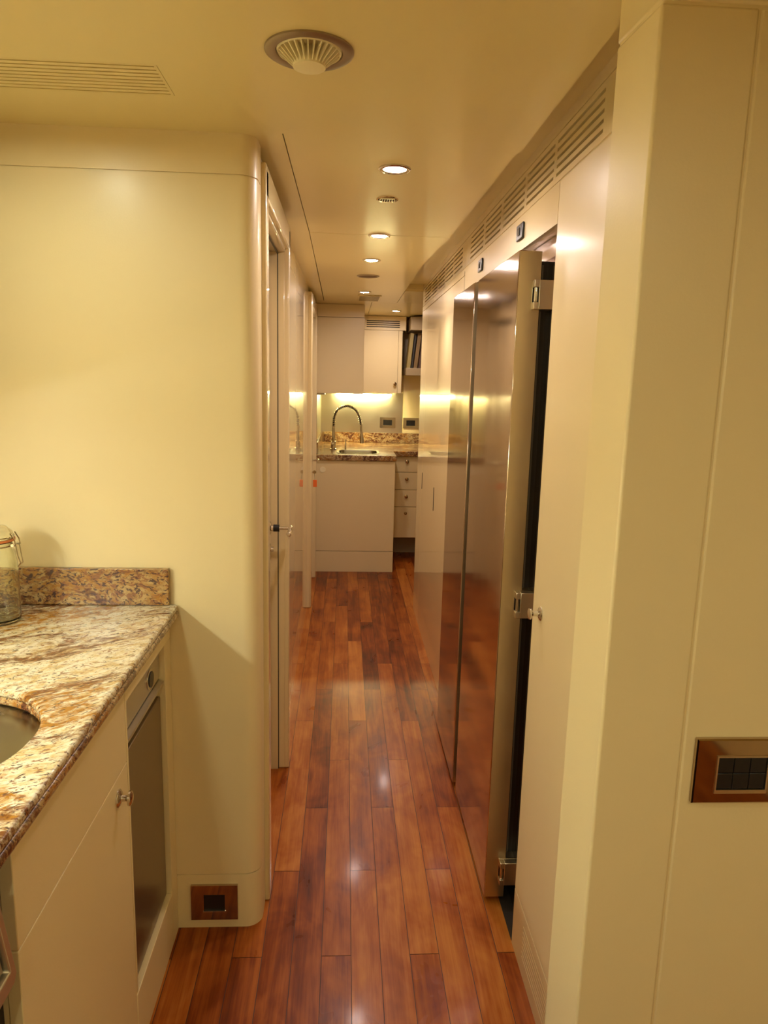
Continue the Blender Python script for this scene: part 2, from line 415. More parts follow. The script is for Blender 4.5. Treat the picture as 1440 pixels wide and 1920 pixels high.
# ================================================================== NEAR LEFT: counter with sink
XF = -.435
t = thing('sink_worktop', 'gold and cream granite worktop with a round sink cut-out at lower left', 'worktop', (-.8, 1.0, .945))
bm = B()
hole = circ(-.716, 1.140, .203, 64)
slab_holes(bm, [(-1.155, -.2), (XF, -.2), (XF, 1.871), (-1.155, 1.871)], [hole], .9635, .980)
obj('granite_slab', bm, gran, t, bev=.006, seg=3)
bm = B(); slab_holes(bm, [(-1.155, -.2), (XF + .001, -.2), (XF + .001, 1.871), (-1.155, 1.871)], [circ(-.716, 1.140, .206, 64)], .945, .9630)
obj('edge_strip', bm, gran3, t, bev=.006, seg=3)
o = obj('granite_upstand', box(B(), -1.155, -.455, 1.853, 1.872, .981, 1.079), gran2, bev=.002)
tag(o, 'brown speckled granite upstand against the wall behind the glass jar', 'upstand')
# round undermount basin
bm = B(); lathe(bm, [(.232, .0), (.232, -.003), (.205, -.003), (.203, -.02), (.198, -.09), (.18, -.13), (.13, -.155), (.05, -.162), (.03, -.164), (.001, -.164)], (-.716, 1.140, .944), 'z', 64)
t = thing('round_sink', 'round brushed steel sink sunk in the near granite worktop', 'sink', (-.716, 1.14, .78))
o = obj('basin', bm, sinkm, t, smooth=True, ang=50)
md = o.modifiers.new('s', 'SOLIDIFY'); md.thickness = .002
obj('drain', lathe(B(), [(.04, 0), (.04, .004), (.03, .002), (.001, .002)], (-.716, 1.14, .781), 'z'), chrome, t, smooth=True)

# base cabinet
XC = -.460
t = thing('base_cabinet', 'cream base cabinet with drawer over door, beneath the granite worktop', 'cabinet', (-.78, 1.2, 0))
bm = B()
box(bm, -1.15, -.500, .94, 1.46, .165, .765)
box(bm, -.500, XC - .012, .940, .956, 0, .943)
obj('body', bm, paint, t)
obj('drawer_front', box(B(), -.480, XC, .938, 1.467, .7545, .943), paint, t, bev=.0015)
dd = obj('door_panel', box(B(), -.480, XC, .938, 1.467, .172, .7525), paint, t, bev=.0015)
bm = B(); lathe(bm, [(.019, 0), (.019, .002), (.015, .005), (.007, .007), (.006, .016), (.010, .020), (.0155, .022), (.0155, .026), (.010, .029), (.001, .0295)], (XC, 1.400, .708), 'x')
obj('knob', bm, chrome, dd, smooth=True, ang=50)
obj('plinth', box(B(), -.50, XC - .001, .938, 1.468, 0, .170), paint, t)
# appliance housing frame and the built-in appliance
t = thing('appliance_housing', 'cream surround framing the steel undercounter appliance', 'cabinet', (-.7, 1.67, 0))
bm = B()
box(bm, -.50, XC, 1.4695, 1.871, .887, .943); box(bm, -.50, XC, 1.8105, 1.871, 0, .887)
box(bm, -.50, XC, 1.4695, 1.479, .168, .887)
obj('surround', bm, paint, t, bev=.001)
obj('bottom_panel', box(B(), -.50, XC, 1.4695, 1.8085, 0, .163), paint, t, bev=.002)
t = thing('undercounter_appliance', 'built-in steel undercounter appliance with round dial, left of the doorway', 'appliance', (-.75, 1.645, .168))
bm = B(); box(bm, -1.1, -.485, 1.481, 1.809, .17, .885); obj('casing', bm, alu, t)
cp = obj('control_panel', box(B(), -.490, XC - .014, 1.482, 1.806, .800, .884), alu, t, bev=.002)
bm = B(); lathe(bm, [(.026, 0), (.026, .003), (.021, .004)], (XC - .014, 1.712, .836), 'x'); obj('dial_ring', bm, chrome, cp, smooth=True)
obj('dial', lathe(B(), [(.021, .0), (.020, .006), (.001, .006)], (XC - .014, 1.712, .836), 'x'), blackp, cp, smooth=True)
bm = B(); box(bm, XC - .0143, XC - .0125, 1.484, 1.500, .845, .872)
for i in range(4): box(bm, XC - .0143, XC - .0130, 1.486, 1.499, .825 - i * .006, .828 - i * .006)
obj('indicator_label', bm, blackp, cp)
bm = B(); pr = [(XC - .016, .795), (XC - .003, .792), (XC - .003, .784), (XC - .03, .760), (XC - .04, .760), (XC - .04, .795)]
va = [bm.verts.new((x, 1.482, z)) for x, z in pr]; vb = [bm.verts.new((x, 1.806, z)) for x, z in pr]
bm.faces.new(va); bm.faces.new(vb[::-1])
for i in range(len(pr)): bm.faces.new((va[i], vb[i], vb[(i + 1) % len(pr)], va[(i + 1) % len(pr)]))
obj('grip_ledge', bm, alu, t)
obj('door_panel', box(B(), -.490, XC - .012, 1.482, 1.800, .170, .752), dsteel, t, bev=.003)

# oven just inside the frame edge
t = thing('oven', 'steel fronted oven at the left edge, below the worktop', 'oven', (-.75, .62, .2))
obj('casing', box(B(), -1.1, -.487, .32, .937, .195, .940), dark, t)  # dark colour stands for the shade of the void around the oven
dr = obj('door_panel', box(B(), -.486, -.470, .33, .88, .22, .745), blackp, t, bev=.003)
def yzprism(bm, pts, x0, x1):
    va = [bm.verts.new((x0, y, z)) for y, z in pts]; vb = [bm.verts.new((x1, y, z)) for y, z in pts]
    bm.faces.new(va); bm.faces.new(vb[::-1])
    for i in range(len(pts)): bm.faces.new((va[i], vb[i], vb[(i + 1) % len(pts)], va[(i + 1) % len(pts)]))
bm = B()
yzprism(bm, [(.884, .770), (.850, .915), (.836, .915), (.866, .786), (.40, .786), (.40, .760), (.874, .760)], -.486, -.437)
fr = obj('front_frame', bm, alu, t, bev=.002)
bm = B(); yzprism(bm, [(.862, .790), (.834, .912), (.40, .912), (.40, .790)], -.486, -.445)
obj('control_panel', bm, alu, t)
o = obj('base_plinth', box(B(), -1.12, -.487, -.18, .938, 0, .19), dark); tag(o, 'dark recessed plinth under the oven', 'plinth')
o = obj('corner_cabinet', box(B(), -1.12, -.48, -.18, .318, .19, .943), paint, bev=.002); tag(o, 'cream base cabinet nearer than the oven, below the worktop', 'cabinet')
# wall cupboard over the counter with its light (out of frame to the left)
t = thing('wall_cupboard', 'cream wall cupboard above the near worktop', 'cabinet', (-1.05, .8, 1.5))
obj('body', box(B(), -1.153, -.93, -.15, 1.60, 1.50, 2.146), paint, t, bev=.002)
t = thing('worktop_light', 'slim light under the near wall cupboard', 'lamp', (-1.0, 1.2, 1.49))
obj('housing', box(B(), -1.06, -.99, .43, 1.17, 1.485, 1.499), chrome, t)
obj('diffuser', box(B(), -1.055, -.995, .44, 1.16, 1.478, 1.4852), emit('near_led', *LED_NEAR), t)

# glass jar
jx, jy, jz = -.832, 1.725, .9803
t = thing('glass_jar', 'clip-top glass jar standing on the granite at the left edge', 'jar', (jx, jy, jz))
outer = [(.001, 0), (.044, 0), (.050, .006), (.0505, .015), (.0505, .150), (.047, .170), (.041, .182), (.041, .196), (.044, .200)]
inner = [(.0415, .200), (.0380, .196), (.0380, .182), (.0440, .168), (.0475, .150), (.0475, .012), (.040, .006), (.001, .006)]
obj('jar_body', lathe(B(), outer + inner, (jx, jy, jz), 'z', 40), glass, t, smooth=True, ang=50)
obj('lid', lathe(B(), [(.001, .206), (.044, .206), (.045, .212), (.042, .222), (.030, .234), (.012, .239), (.001, .240)], (jx, jy, jz), 'z', 40), glass, t, smooth=True, ang=50)
obj('rubber_seal', lathe(B(), [(.042, .2005), (.048, .2005), (.048, .2055), (.042, .2055)], (jx, jy, jz), 'z', 40), simple('orange_rubber', (.55, .16, .04), .5), t, smooth=True)
bm = B()
tube(bm, [(jx + .0425 * math.cos(a), jy + .0425 * math.sin(a), jz + .189) for a in [2 * PI * i / 32 for i in range(33)]], .0016, 6)
tube(bm, [(jx + .047 * math.cos(a), jy + .047 * math.sin(a), jz + .211) for a in [2 * PI * i / 32 for i in range(33)]], .0016, 6)
for s in (-1, 1):
    tube(bm, [(jx + .046, jy + s * .012, jz + .221), (jx + .055, jy + s * .012, jz + .205), (jx + .058, jy + s * .012, jz + .192), (jx + .046, jy + s * .012, jz + .188)], .0016, 6)
    tube(bm, [(jx + .056, jy + s * .010, jz + .195), (jx + .060, jy + s * .009, jz + .165), (jx + .064, jy + s * .006, jz + .148), (jx + .054, jy, jz + .138)], .0014, 6)
tube(bm, [(jx + .050, jy - .014, jz + .192), (jx + .050, jy + .014, jz + .192)], .004, 8)
obj('wire_clip', bm, chrome, t, smooth=True)

# wall socket on the end wall
def plate(name, label, cat, cx, cz, y, wx, hz, ix, iz, material, group=None, t0=.006):
    t = thing(name, label, cat, (cx, y, cz), group)
    bm = B()
    # frame as four bevelled bars around the insert
    box(bm, cx - wx / 2, cx + wx / 2, y - t0, y, cz + iz / 2, cz + hz / 2); box(bm, cx - wx / 2, cx + wx / 2, y - t0, y, cz - hz / 2, cz - iz / 2)
    box(bm, cx - wx / 2, cx - ix / 2, y - t0, y, cz - iz / 2, cz + iz / 2); box(bm, cx + ix / 2, cx + wx / 2, y - t0, y, cz - iz / 2, cz + iz / 2)
    bmesh.ops.remove_doubles(bm, verts=bm.verts, dist=1e-5)
    obj('cover_plate', bm, material, t)
    obj('insert', box(B(), cx - ix / 2, cx + ix / 2, y - t0 * .5, y, cz - iz / 2, cz + iz / 2), blackp, t)
    return t
t = plate('wall_socket', 'bronze wall socket plate low on the end wall by the floor', 'socket', -.355, .086, 1.8725, .133, .110, .060, .052, chromed, t0=.008)
obj('bezel', box(B(), -.387, -.323, 1.8625, 1.8655, .0565, .0605), chrome, t)

# ================================================================== NEAR RIGHT: switch plate on the partition
t = thing('light_switch', 'mirror-finish switch plate with six dark buttons on the right partition', 'switch', (.62, .994, 1.0))
sx0, sx1, sz0, sz1 = .541, .706, .950, 1.056
bx0, bx1, bz0, bz1 = .5735, .6560, .9675, 1.0295
bm = B(); yb, yf = .9935, .985
def ring(bm, a, b, y):  # a outer (x0,x1,z0,z1), b inner
    A = [bm.verts.new((x, y[0], z)) for x, z in ((a[0], a[2]), (a[1], a[2]), (a[1], a[3]), (a[0], a[3]))]
    Bv = [bm.verts.new((x, y[1], z)) for x, z in ((b[0], b[2]), (b[1], b[2]), (b[1], b[3]), (b[0], b[3]))]
    for i in range(4): bm.faces.new((A[i], A[(i + 1) % 4], Bv[(i + 1) % 4], Bv[i]))
ring(bm, (sx0, sx1, sz0, sz1), (sx0, sx1, sz0, sz1), (yb, yf + .002)); ring(bm, (sx0, sx1, sz0, sz1), (sx0 + .002, sx1 - .002, sz0 + .002, sz1 - .002), (yf + .002, yf))
ring(bm, (sx0 + .002, sx1 - .002, sz0 + .002, sz1 - .002), (bx0, bx1, bz0, bz1), (yf, yf)); ring(bm, (bx0, bx1, bz0, bz1), (bx0, bx1, bz0, bz1), (yf, yb))
obj('cover_plate', bm, chromed, t)
bm = B(); e = .0025
ring(bm, (bx0, bx1, bz0, bz1), (bx0, bx1, bz0, bz1), (yf, yf - .002)); ring(bm, (bx0, bx1, bz0, bz1), (bx0 + e, bx1 - e, bz0 + .006, bz1 - e), (yf - .002, yf - .002))
ring(bm, (bx0 + e, bx1 - e, bz0 + .006, bz1 - e), (bx0 + e, bx1 - e, bz0 + .006, bz1 - e), (yf - .002, yb))
obj('bezel', bm, hingem, t)
for i in range(3):
    for j in range(2):
        w0 = (bx1 - bx0 - 2 * e) / 3; h0 = (bz1 - bz0 - .0085) / 2
        obj('button', box(B(), bx0 + e + i * w0 + .0004, bx0 + e + (i + 1) * w0 - .0004, yf + .0005, yb, bz0 + .006 + j * h0 + .0004, bz0 + .006 + (j + 1) * h0 - .0004), blackp, t, bev=.001)

# ================================================================== RIGHT: narrow cupboard, refrigerator, far cupboard
t = thing('tall_cupboard', 'narrow cream cupboard with round knob, right of the refrigerator', 'cupboard', (.53, 1.55, 0))
obj('body', box(B(), .53, 1.1, 1.31, 1.780, .01, 1.95), paint, t)
dp = obj('door_panel', box(B(), .50, .522, 1.303, 1.795, .178, 2.052), semi, t, bev=.0015)
bm = B(); lathe(bm, [(.018, 0), (.018, -.002), (.014, -.005), (.007, -.008), (.0065, -.020), (.010, -.024), (.0145, -.026), (.0145, -.030), (.009, -.033), (.001, -.0335)], (.50, 1.719, 1.010), 'x')
obj('knob', bm, chrome, dp, smooth=True, ang=50)
bm = B(); zs = [.048 + i * .0150 for i in range(7)]; zz = [0] + [v for z in zs for v in (z, z + .004)] + [.175]
for i in range(0, len(zz), 2): box(bm, .50, .522, 1.303, 1.795, zz[i], zz[i + 1])
for z in zs: box(bm, .50, .522, 1.69, 1.795, z - .0003, z + .0043); box(bm, .506, .522, 1.303, 1.70, z - .0003, z + .0043)
obj('vent_plinth', bm, semi, t)

# refrigerator
t = thing('refrigerator', 'tall built-in steel refrigerator with two thick doors on the right wall', 'refrigerator', (.8, 2.48, 0))
bm = B()
box(bm, .536, 1.15, 1.80, 3.175, .005, 1.955)
obj('body', bm, fsteel, t)
bm = B(); box(bm, .512, .536, 1.985, 3.07, .05, 1.90)
obj('gasket', bm, black, t)
obj('gasket_rib', box(B(), .5185, .5225, 1.983, 1.986, .06, 1.89), simple('grey_rubber', (.12, .11, .09), .3), t)
def fdoor(y0, y1, x0):
    bm = B(); box(bm, x0, .510, y0, y1, .018, 1.922)
    d = obj('door_panel', bm, fsteel, t, bev=.003, seg=2)
    return d
dA = fdoor(1.957, 2.545, .449); dB = fdoor(2.600, 3.085, .445)
o = obj('edge_trim', box(B(), .4515, .5095, 1.9555, 1.9575, .020, 1.920), fedge, dA)
o = obj('edge_trim', box(B(), .4475, .5095, 2.5985, 2.6005, .020, 1.920), fedge, dB)
for zc in (1.808, .964, .118):
    bm = B(); hh = .037
    box(bm, .500, .540, 1.925, 1.948, zc - hh, zc + hh)
    box(bm, .487, .500, 1.925, 1.948, zc + hh * .50, zc + hh); box(bm, .487, .500, 1.925, 1.948, zc - hh, zc - hh * .50)
    box(bm, .487, .540, 1.948, 1.955, zc - hh, zc + hh)
    box(bm, .512, .545, 1.948, 1.985, zc - hh, zc + hh)
    h = obj('hinge', bm, hingem, dA, bev=.0015)
    bm = B(); lathe(bm, [(.0048, -hh * .48), (.0048, hh * .48)], (.4935, 1.934, zc), 'z', 16)
    h2 = obj('hinge_pin', bm, chrome, dA, smooth=True)
    obj('notch_shade', box(B(), .4875, .5005, 1.9455, 1.9475, zc - hh * .5, zc + hh * .5), black, dA)  # black plate paints in the shade of the hinge notch
obj('sill', box(B(), .500, .60, 1.80, 3.175, .001, .004), dark, t)
# control displays above the refrigerator doors
def disp(y, label):
    t = thing('temperature_display', label, 'display', (.4995, y, 2.005), 'small displays above the refrigerator doors')
    obj('bezel', box(B(), .493, .4998, y - .038, y + .038, 1.985, 2.030), blackp, t, bev=.004)
    obj('rocker', box(B(), .4905, .4932, y - .010, y + .012, 1.997, 2.018), simple('smoke_plastic', (.06, .06, .06), .15), t, bev=.001)
disp(2.166, 'small black display above the nearer refrigerator door')
disp(2.790, 'small black display above the farther refrigerator door')

# far tall cupboard
t = thing('tall_cupboard', 'glossy cream tall cupboard beyond the refrigerator, with slim dark pulls', 'cupboard', (.53, 3.9, 0))
obj('body', box(B(), .53, 1.15, 3.19, 4.79, .01, 2.0), paint, t)
pA = obj('door_panel', box(B(), .50, .522, 3.182, 4.570, .0, 2.022), lacquer, t, bev=.001)
obj('pull', box(B(), .4985, .51, 3.940, 3.956, .868, .998), dark, pA)
obj('pull', box(B(), .4985, .51, 4.555, 4.569, .898, 1.002), dark, pA)
o = obj('seam_strip', box(B(), .4992, .5005, 3.172, 3.1745, 1.957, 2.04), slotm, t)

# ================================================================== CEILING FITTINGS
lensm = emit('downlight_lens', *CORRIDOR_LAMP); lensf = emit('far_downlight_lens', CORRIDOR_LAMP[0], CORRIDOR_LAMP[1] * 1.2); lensn = emit('near_downlight_lens', *NEAR_LAMP); lensb = emit('behind_fill_lens', *BEHIND_FILL)
def downlight(x, y, label, lm=lensm, s=1.0):
    t = thing('downlight', label, 'ceiling light', (x, y, CZ), 'recessed ceiling downlights')
    bm = B(); z = CZ
    lathe(bm, [(.0445 * s, 0), (.0445 * s, -.0035), (.040 * s, -.0065), (.033 * s, -.005), (.031 * s, -.001), (.031 * s, 0)], (x, y, z), 'z', 36)
    obj('trim_ring', bm, chrome, t, smooth=True, ang=50)
    obj('lens', lathe(B(), [(.031 * s, -.0005), (.028 * s, -.004), (.001, -.0055)], (x, y, z), 'z', 36), lm, t, smooth=True)
    return t
L1 = downlight(.127, 2.111, 'nearest glowing round downlight in the corridor ceiling')
dup(L1, (.128, 3.049, CZ), 'second nearest round downlight, on the seam across the corridor ceiling')
downlight(.119, 3.657, 'third round downlight along the corridor ceiling, before the dark round vent', lensf)
downlight(.119, 4.969, 'fourth round downlight along the corridor ceiling, by the square grille', lensf)
downlight(.417, 6.233, 'farthest round downlight, over the kitchen counter near the bookshelf', lensf)
downlight(-.665, 1.372, 'round downlight over the near granite worktop', lensn)
downlight(-.60, .30, 'round downlight over the worktop beside the camera', lensn)
downlight(-.05, -.75, 'added unseen fill light in the room behind the camera', lensb)  # fill lamp added out of view to light the partition
downlight(.85, -.55, 'added unseen fill light behind the camera, before the right partition', lensb)  # second added fill, also out of view

# big round air diffuser
cx, cy = -.072, 1.411
t = thing('air_diffuser', 'large round cream air diffuser with dark ring in the near ceiling', 'air vent', (cx, cy, CZ))
obj('ring', lathe(B(), [(.079, 0), (.079, -.003), (.074, -.006), (.060, -.004), (.058, .0), (.058, .018)], (cx, cy, CZ), 'z', 56), ringm, t, smooth=True, ang=50)
obj('duct', lathe(B(), [(.057, .018), (.057, .055), (.001, .055)], (cx, cy, CZ), 'z', 40), dark, t)
bm = B()
lathe(bm, [(.058, -.001), (.056, -.005), (.053, -.003), (.053, .010), (.058, .010)], (cx, cy, CZ), 'z', 56)
nv = 28
for i in range(nv):
    a = 2 * PI * i / nv; ca, sa = math.cos(a), math.sin(a); hw = .0011
    pr = [(.0285, -.026), (.056, -.003), (.056, .012), (.0285, .000)]
    A = [bm.verts.new((cx + r * ca - hw * sa, cy + r * sa + hw * ca, CZ + z)) for r, z in pr]
    Bv = [bm.verts.new((cx + r * ca + hw * sa, cy + r * sa - hw * ca, CZ + z)) for r, z in pr]
    bm.faces.new(A); bm.faces.new(Bv[::-1])
    for k in range(4): bm.faces.new((A[k], A[(k + 1) % 4], Bv[(k + 1) % 4], Bv[k]))
obj('vanes', bm, creamp, t)
obj('centre_disc', lathe(B(), [(.001, .0), (.0290, .0), (.0300, -.020), (.0290, -.028), (.024, -.0295), (.001, -.030)], (cx, cy, CZ), 'z', 40), creamp, t, smooth=True, ang=50)

# slotted grille in the near ceiling
t = thing('ceiling_grille', 'long slotted cream air grille in the ceiling at upper left', 'air vent', (-.73, 1.58, CZ))
bm = B(); ys = [1.5100 + i * .0168 for i in range(9)]; sw = .0050
zz = [1.5055] + [v for y in ys for v in (y, y + sw)] + [1.6545]
for i in range(0, len(zz), 2): box(bm, -1.099, -.363, zz[i], zz[i + 1], CZ, CZ + .015)
for y in ys:
    box(bm, -1.099, -1.085, y, y + sw, CZ, CZ + .015); box(bm, -.369, -.363, y, y + sw, CZ, CZ + .015)
obj('louvre_panel', bm, ceilp, t)
obj('slot_shade', box(B(), -1.10, -.362, 1.505, 1.655, CZ + .021, CZ + .03), slotc, t)  # brown backing stands for the shade seen through the slots

# small round vents in the corridor ceiling
x, y = .126, 2.459
t = thing('air_vent', 'small round ceiling vent with dark slots between the first two downlights', 'air vent', (x, y, CZ))
obj('rim', lathe(B(), [(.036, 0), (.035, -.0018), (.030, -.002), (.029, -.0005)], (x, y, CZ), 'z', 32), chromed, t, smooth=True)
obj('shade_disc', lathe(B(), [(.029, -.0005), (.001, -.001)], (x, y, CZ), 'z', 32), dark, t)  # flat dark disc stands in for the shade inside the vent
bm = B()
for i in range(-3, 4): box(bm, x + i * .0078 - .0012, x + i * .0078 + .0012, y - math.sqrt(max(.029**2 - (i * .0078)**2, 0)), y + .024, CZ - .0045, CZ - .0012)
box(bm, x - .022, x + .022, y - .028, y - .018, CZ - .0045, CZ - .0012)
obj('louvres', bm, hingem, t)
x, y = .119, 4.222
t = thing('air_vent', 'dark round ceiling vent between the third and fourth downlights', 'air vent', (x, y, CZ))
obj('rim', lathe(B(), [(.064, 0), (.062, -.004), (.055, -.005), (.053, -.001)], (x, y, CZ), 'z', 32), ringm, t, smooth=True)
bm = B(); lathe(bm, [(.053, -.001), (.050, -.003), (.001, -.004)], (x, y, CZ), 'z', 32)
obj('perforated_disc', bm, simple('brown_mesh', (.14, .07, .03), .6), t)
x, y = .160, 5.33
t = thing('ceiling_grille', 'small square cream grille in the far corridor ceiling', 'air vent', (x, y, CZ))
obj('frame', box(B(), x - .082, x + .082, y - .165, y + .165, CZ - .006, CZ - .0005), ceilp, t, bev=.002)
bm = B()
for i in range(12): box(bm, x - .070, x + .070, y - .150 + i * .026, y - .142 + i * .026, CZ - .0066, CZ - .0058)
obj('slots', bm, slotc, t)  # dark strips paint shaded slots onto the flat frame

# ================================================================== KITCHEN
# peninsula
t = thing('kitchen_peninsula', 'cream peninsula base facing the corridor under the far granite top', 'cabinet', (.09, 6.2, 0))
obj('end_panel', box(B(), -.234, .415, 5.832, 5.852, .178, .928), lacquer, t, bev=.001)
obj('plinth', box(B(), -.234, .415, 5.832, 5.86, .0, .1745), lacquer, t, bev=.001)
obj('body', box(B(), -.234, .413, 5.853, 7.04, .002, .74), paint, t)
obj('side_panel', box(B(), .4135, .417, 5.853, 6.24, .002, .928), lacquer, t)
bm = B(); lathe(bm, [(.024, 0), (.024, -.003), (.020, -.004), (.014, -.003), (.001, -.003)], (-.172, 5.832, .852), 'y'); 
obj('lock_cover', bm, creamp, t, smooth=True)
# granite top: L shape with sink cut-out
t = thing('kitchen_worktop', 'L-shaped brown and gold granite worktop holding the kitchen sink', 'worktop', (.3, 6.4, .93))
sx = rrect(-.045, .275, 5.93, 6.23, .05)
ol = [(-.234, 5.81), (.425, 5.81), (.425, 6.20), (1.69, 6.20), (1.69, 7.048), (-.234, 7.048)]
bm = B(); slab_holes(bm, ol, [sx], .930, .976)
obj('granite_slab', bm, gran3, t, bev=.006, seg=3)
o = obj('granite_upstand', box(B(), -.20, 1.69, 7.028, 7.049, .977, 1.072), gran3, bev=.002); tag(o, 'gold and brown granite upstand along the back of the kitchen', 'upstand')
o = obj('granite_upstand', box(B(), -.234, -.214, 5.82, 7.027, .977, 1.072), gran3, bev=.002); tag(o, 'granite upstand along the left kitchen wall beside the tap', 'upstand')
# kitchen sink
t = thing('kitchen_sink', 'rectangular steel sink set in the far granite worktop', 'sink', (.115, 6.08, .78))
bm = B()
def loopz(pts, z): return [bm.verts.new((x, y, z)) for x, y in pts]
lo = [loopz(rrect(-.062, .292, 5.913, 6.247, .06), .9768), loopz(rrect(-.062, .292, 5.913, 6.247, .06), .9795), loopz(rrect(-.043, .273, 5.932, 6.228, .05), .9785), loopz(rrect(-.04, .27, 5.935, 6.225, .05), .96), loopz(rrect(-.035, .265, 5.94, 6.22, .05), .80), loopz(rrect(-.01, .24, 5.965, 6.195, .04), .785)]
for A, Bv in zip(lo, lo[1:]):
    for i in range(len(A)): bm.faces.new((A[i], A[(i + 1) % len(A)], Bv[(i + 1) % len(A)], Bv[i]))
bm.faces.new(lo[-1])
obj('basin', bm, sinkm, t, smooth=True, ang=50)
# spring tap
t = thing('kitchen_tap', 'tall chrome spring-neck tap beside the kitchen sink', 'tap', (-.095, 6.25, .976))
bm = B(); lathe(bm, [(.030, 0), (.030, .008), (.022, .012), (.020, .07), (.013, .075), (.012, .20)], (-.095, 6.25, .9765), 'z')
b0 = obj('base', bm, chrome, t, smooth=True, ang=50)
obj('mixer_lever', tube(B(), [(-.095, 6.23, 1.02), (-.10, 6.20, 1.022), (-.105, 6.15, 1.045)], .006, 8), chrome, b0, smooth=True)
cp_ = [(-.095, 1.172), (-.094, 1.23), (-.085, 1.275), (-.062, 1.315), (-.03, 1.338), (.02, 1.352), (.055, 1.342), (.09, 1.318), (.115, 1.285), (.13, 1.245), (.139, 1.19)]
path = []
for i in range(len(cp_) - 1):
    p0 = Vector(cp_[max(i - 1, 0)]); p1 = Vector(cp_[i]); p2 = Vector(cp_[i + 1]); p3 = Vector(cp_[min(i + 2, len(cp_) - 1)])
    for k in range(12):
        s = k / 12; q = .5 * ((2 * p1) + (-p0 + p2) * s + (2 * p0 - 5 * p1 + 4 * p2 - p3) * s * s + (-p0 + 3 * p1 - 3 * p2 + p3) * s ** 3); path.append((q.x, 6.25, q.y))
path.append((.139, 6.25, 1.19))
obj('hose', tube(B(), path, .0075, 8), black, t, smooth=True)
bm = B(); pts = []; turns = 34; M_ = len(path)
for i in range(turns * 12):
    f = i / (turns * 12) * (M_ - 1.001); k = int(f); u = f - k; p = Vector(path[k]).lerp(Vector(path[min(k + 1, M_ - 1)]), u)
    tg = (Vector(path[min(k + 1, M_ - 1)]) - Vector(path[max(k - 1, 0)])).normalized(); nrm = tg.cross(Vector((0, 1, 0))).normalized()
    a = 2 * PI * i / 12; pts.append(p + .012 * (math.cos(a) * nrm + math.sin(a) * Vector((0, 1, 0))))
for i in range(0, len(pts) - 12, 12): tube(bm, pts[i:i + 13], .0028, 5, True)
obj('spring', bm, chrome, t, smooth=True)
bm = B(); tube(bm, [(.139, 6.25, 1.195), (.143, 6.25, 1.14), (.147, 6.25, 1.10)], [.010, .010, .012], 14); tube(bm, [(.147, 6.25, 1.10), (.151, 6.25, 1.035)], [.016, .018], 14)
obj('spray_head', bm, chrome, t, smooth=True, ang=50)
bm = B(); lathe(bm, [(.007, 0), (.007, .05), (.004, .055), (.004, .085)], (.01, 6.29, .9765), 'z', 14)
o = obj('soap_dispenser', bm, chrome, smooth=True); tag(o, 'slim chrome pin of a dispenser behind the kitchen sink', 'dispenser')
# drawer unit
t = thing('drawer_unit', 'cream four-drawer unit right of the peninsula under the granite', 'drawers', (.7, 6.6, 0))
obj('body', box(B(), .418, 1.69, 6.272, 7.04, .20, .928), paint, t)
for i, (z0, z1) in enumerate(((.792, .925), (.637, .788), (.485, .633), (.206, .481))):
    d = obj('drawer', box(B(), .434, .665, 6.252, 6.270, z0, z1), lacquer, t, bev=.0015)
    zc = (.885, .733, .578, .425)[i]
    bm = B(); lathe(bm, [(.012, 0), (.006, -.004), (.006, -.014), (.015, -.018), (.016, -.024), (.001, -.028)] if i < 3 else [(.014, 0), (.014, -.003), (.010, -.004), (.008, -.001), (.001, -.001)], (.547, 6.252, zc), 'y', 18)
    obj('knob', bm, chromed, d, smooth=True, ang=50)
for k in range(4): pass
obj('right_fronts', box(B(), .668, 1.68, 6.252, 6.270, .206, .925), lacquer, t, bev=.0015)
obj('toe_kick', box(B(), .418, 1.69, 6.55, 6.60, 0, .198), simple('brown_plinth', (.42, .33, .2), .5), t)
# steel splashback
bm = B(); box(bm, -.232, .556, 7.040, 7.0485, 1.073, 1.455)
o = obj('splashback', bm, splash); tag(o, 'brushed steel splashback behind the kitchen tap', 'splashback')
bm = B(); box(bm, -.2345, -.228, 5.86, 7.039, 1.073, 1.455)
o = obj('splashback', bm, splash); tag(o, 'steel splashback on the left kitchen wall', 'splashback')
bm = B(); box(bm, .560, 1.69, 7.038, 7.0485, 1.073, CZ - .01)
o = obj('wall_panel', bm, paint, bev=.001); tag(o, 'beige wall panel behind the bookshelf, right of the splashback', 'panel')
# upper cabinets
t = thing('upper_cabinet', 'large flat cream wall cupboard at left above the peninsula', 'cabinet', (-.04, 6.4, 1.464))
obj('door_panel', box(B(), -.233, .143, 5.812, 5.830, 1.464, 2.049), paint, t, bev=.001)
obj('fascia', box(B(), -.233, .143, 5.812, 5.830, 2.0525, 2.148), paint, t)
obj('body', box(B(), -.233, .143, 5.831, 7.037, 1.468, 2.147), paint, t)
t = thing('upper_cabinet', 'smaller cream wall cupboard with round knob beneath a slotted vent', 'cabinet', (.33, 6.9, 1.457))
dp = obj('door_panel', box(B(), .150, .478, 6.748, 6.765, 1.460, 2.022), paint, t, bev=.001)
bm = B(); lathe(bm, [(.014, 0), (.007, -.005), (.007, -.014), (.016, -.018), (.016, -.023), (.001, -.027)], (.465 - .010, 6.748, 1.545), 'y', 18)
obj('knob', bm, chromed, dp, smooth=True, ang=50)
obj('side_strip', box(B(), .481, .516, 6.748, 6.765, 1.460, 2.022), paint, t, bev=.001)
obj('body', box(B(), .148, .516, 6.766, 7.037, 1.462, 2.147), paint, t)
bm = B(); zs = [2.048 + i * .0172 for i in range(4)]; zz = [2.025] + [v for z in zs for v in (z, z + .0085)] + [2.147]
for i in range(0, len(zz), 2): box(bm, .150, .545, 6.748, 6.757, zz[i], zz[i + 1])
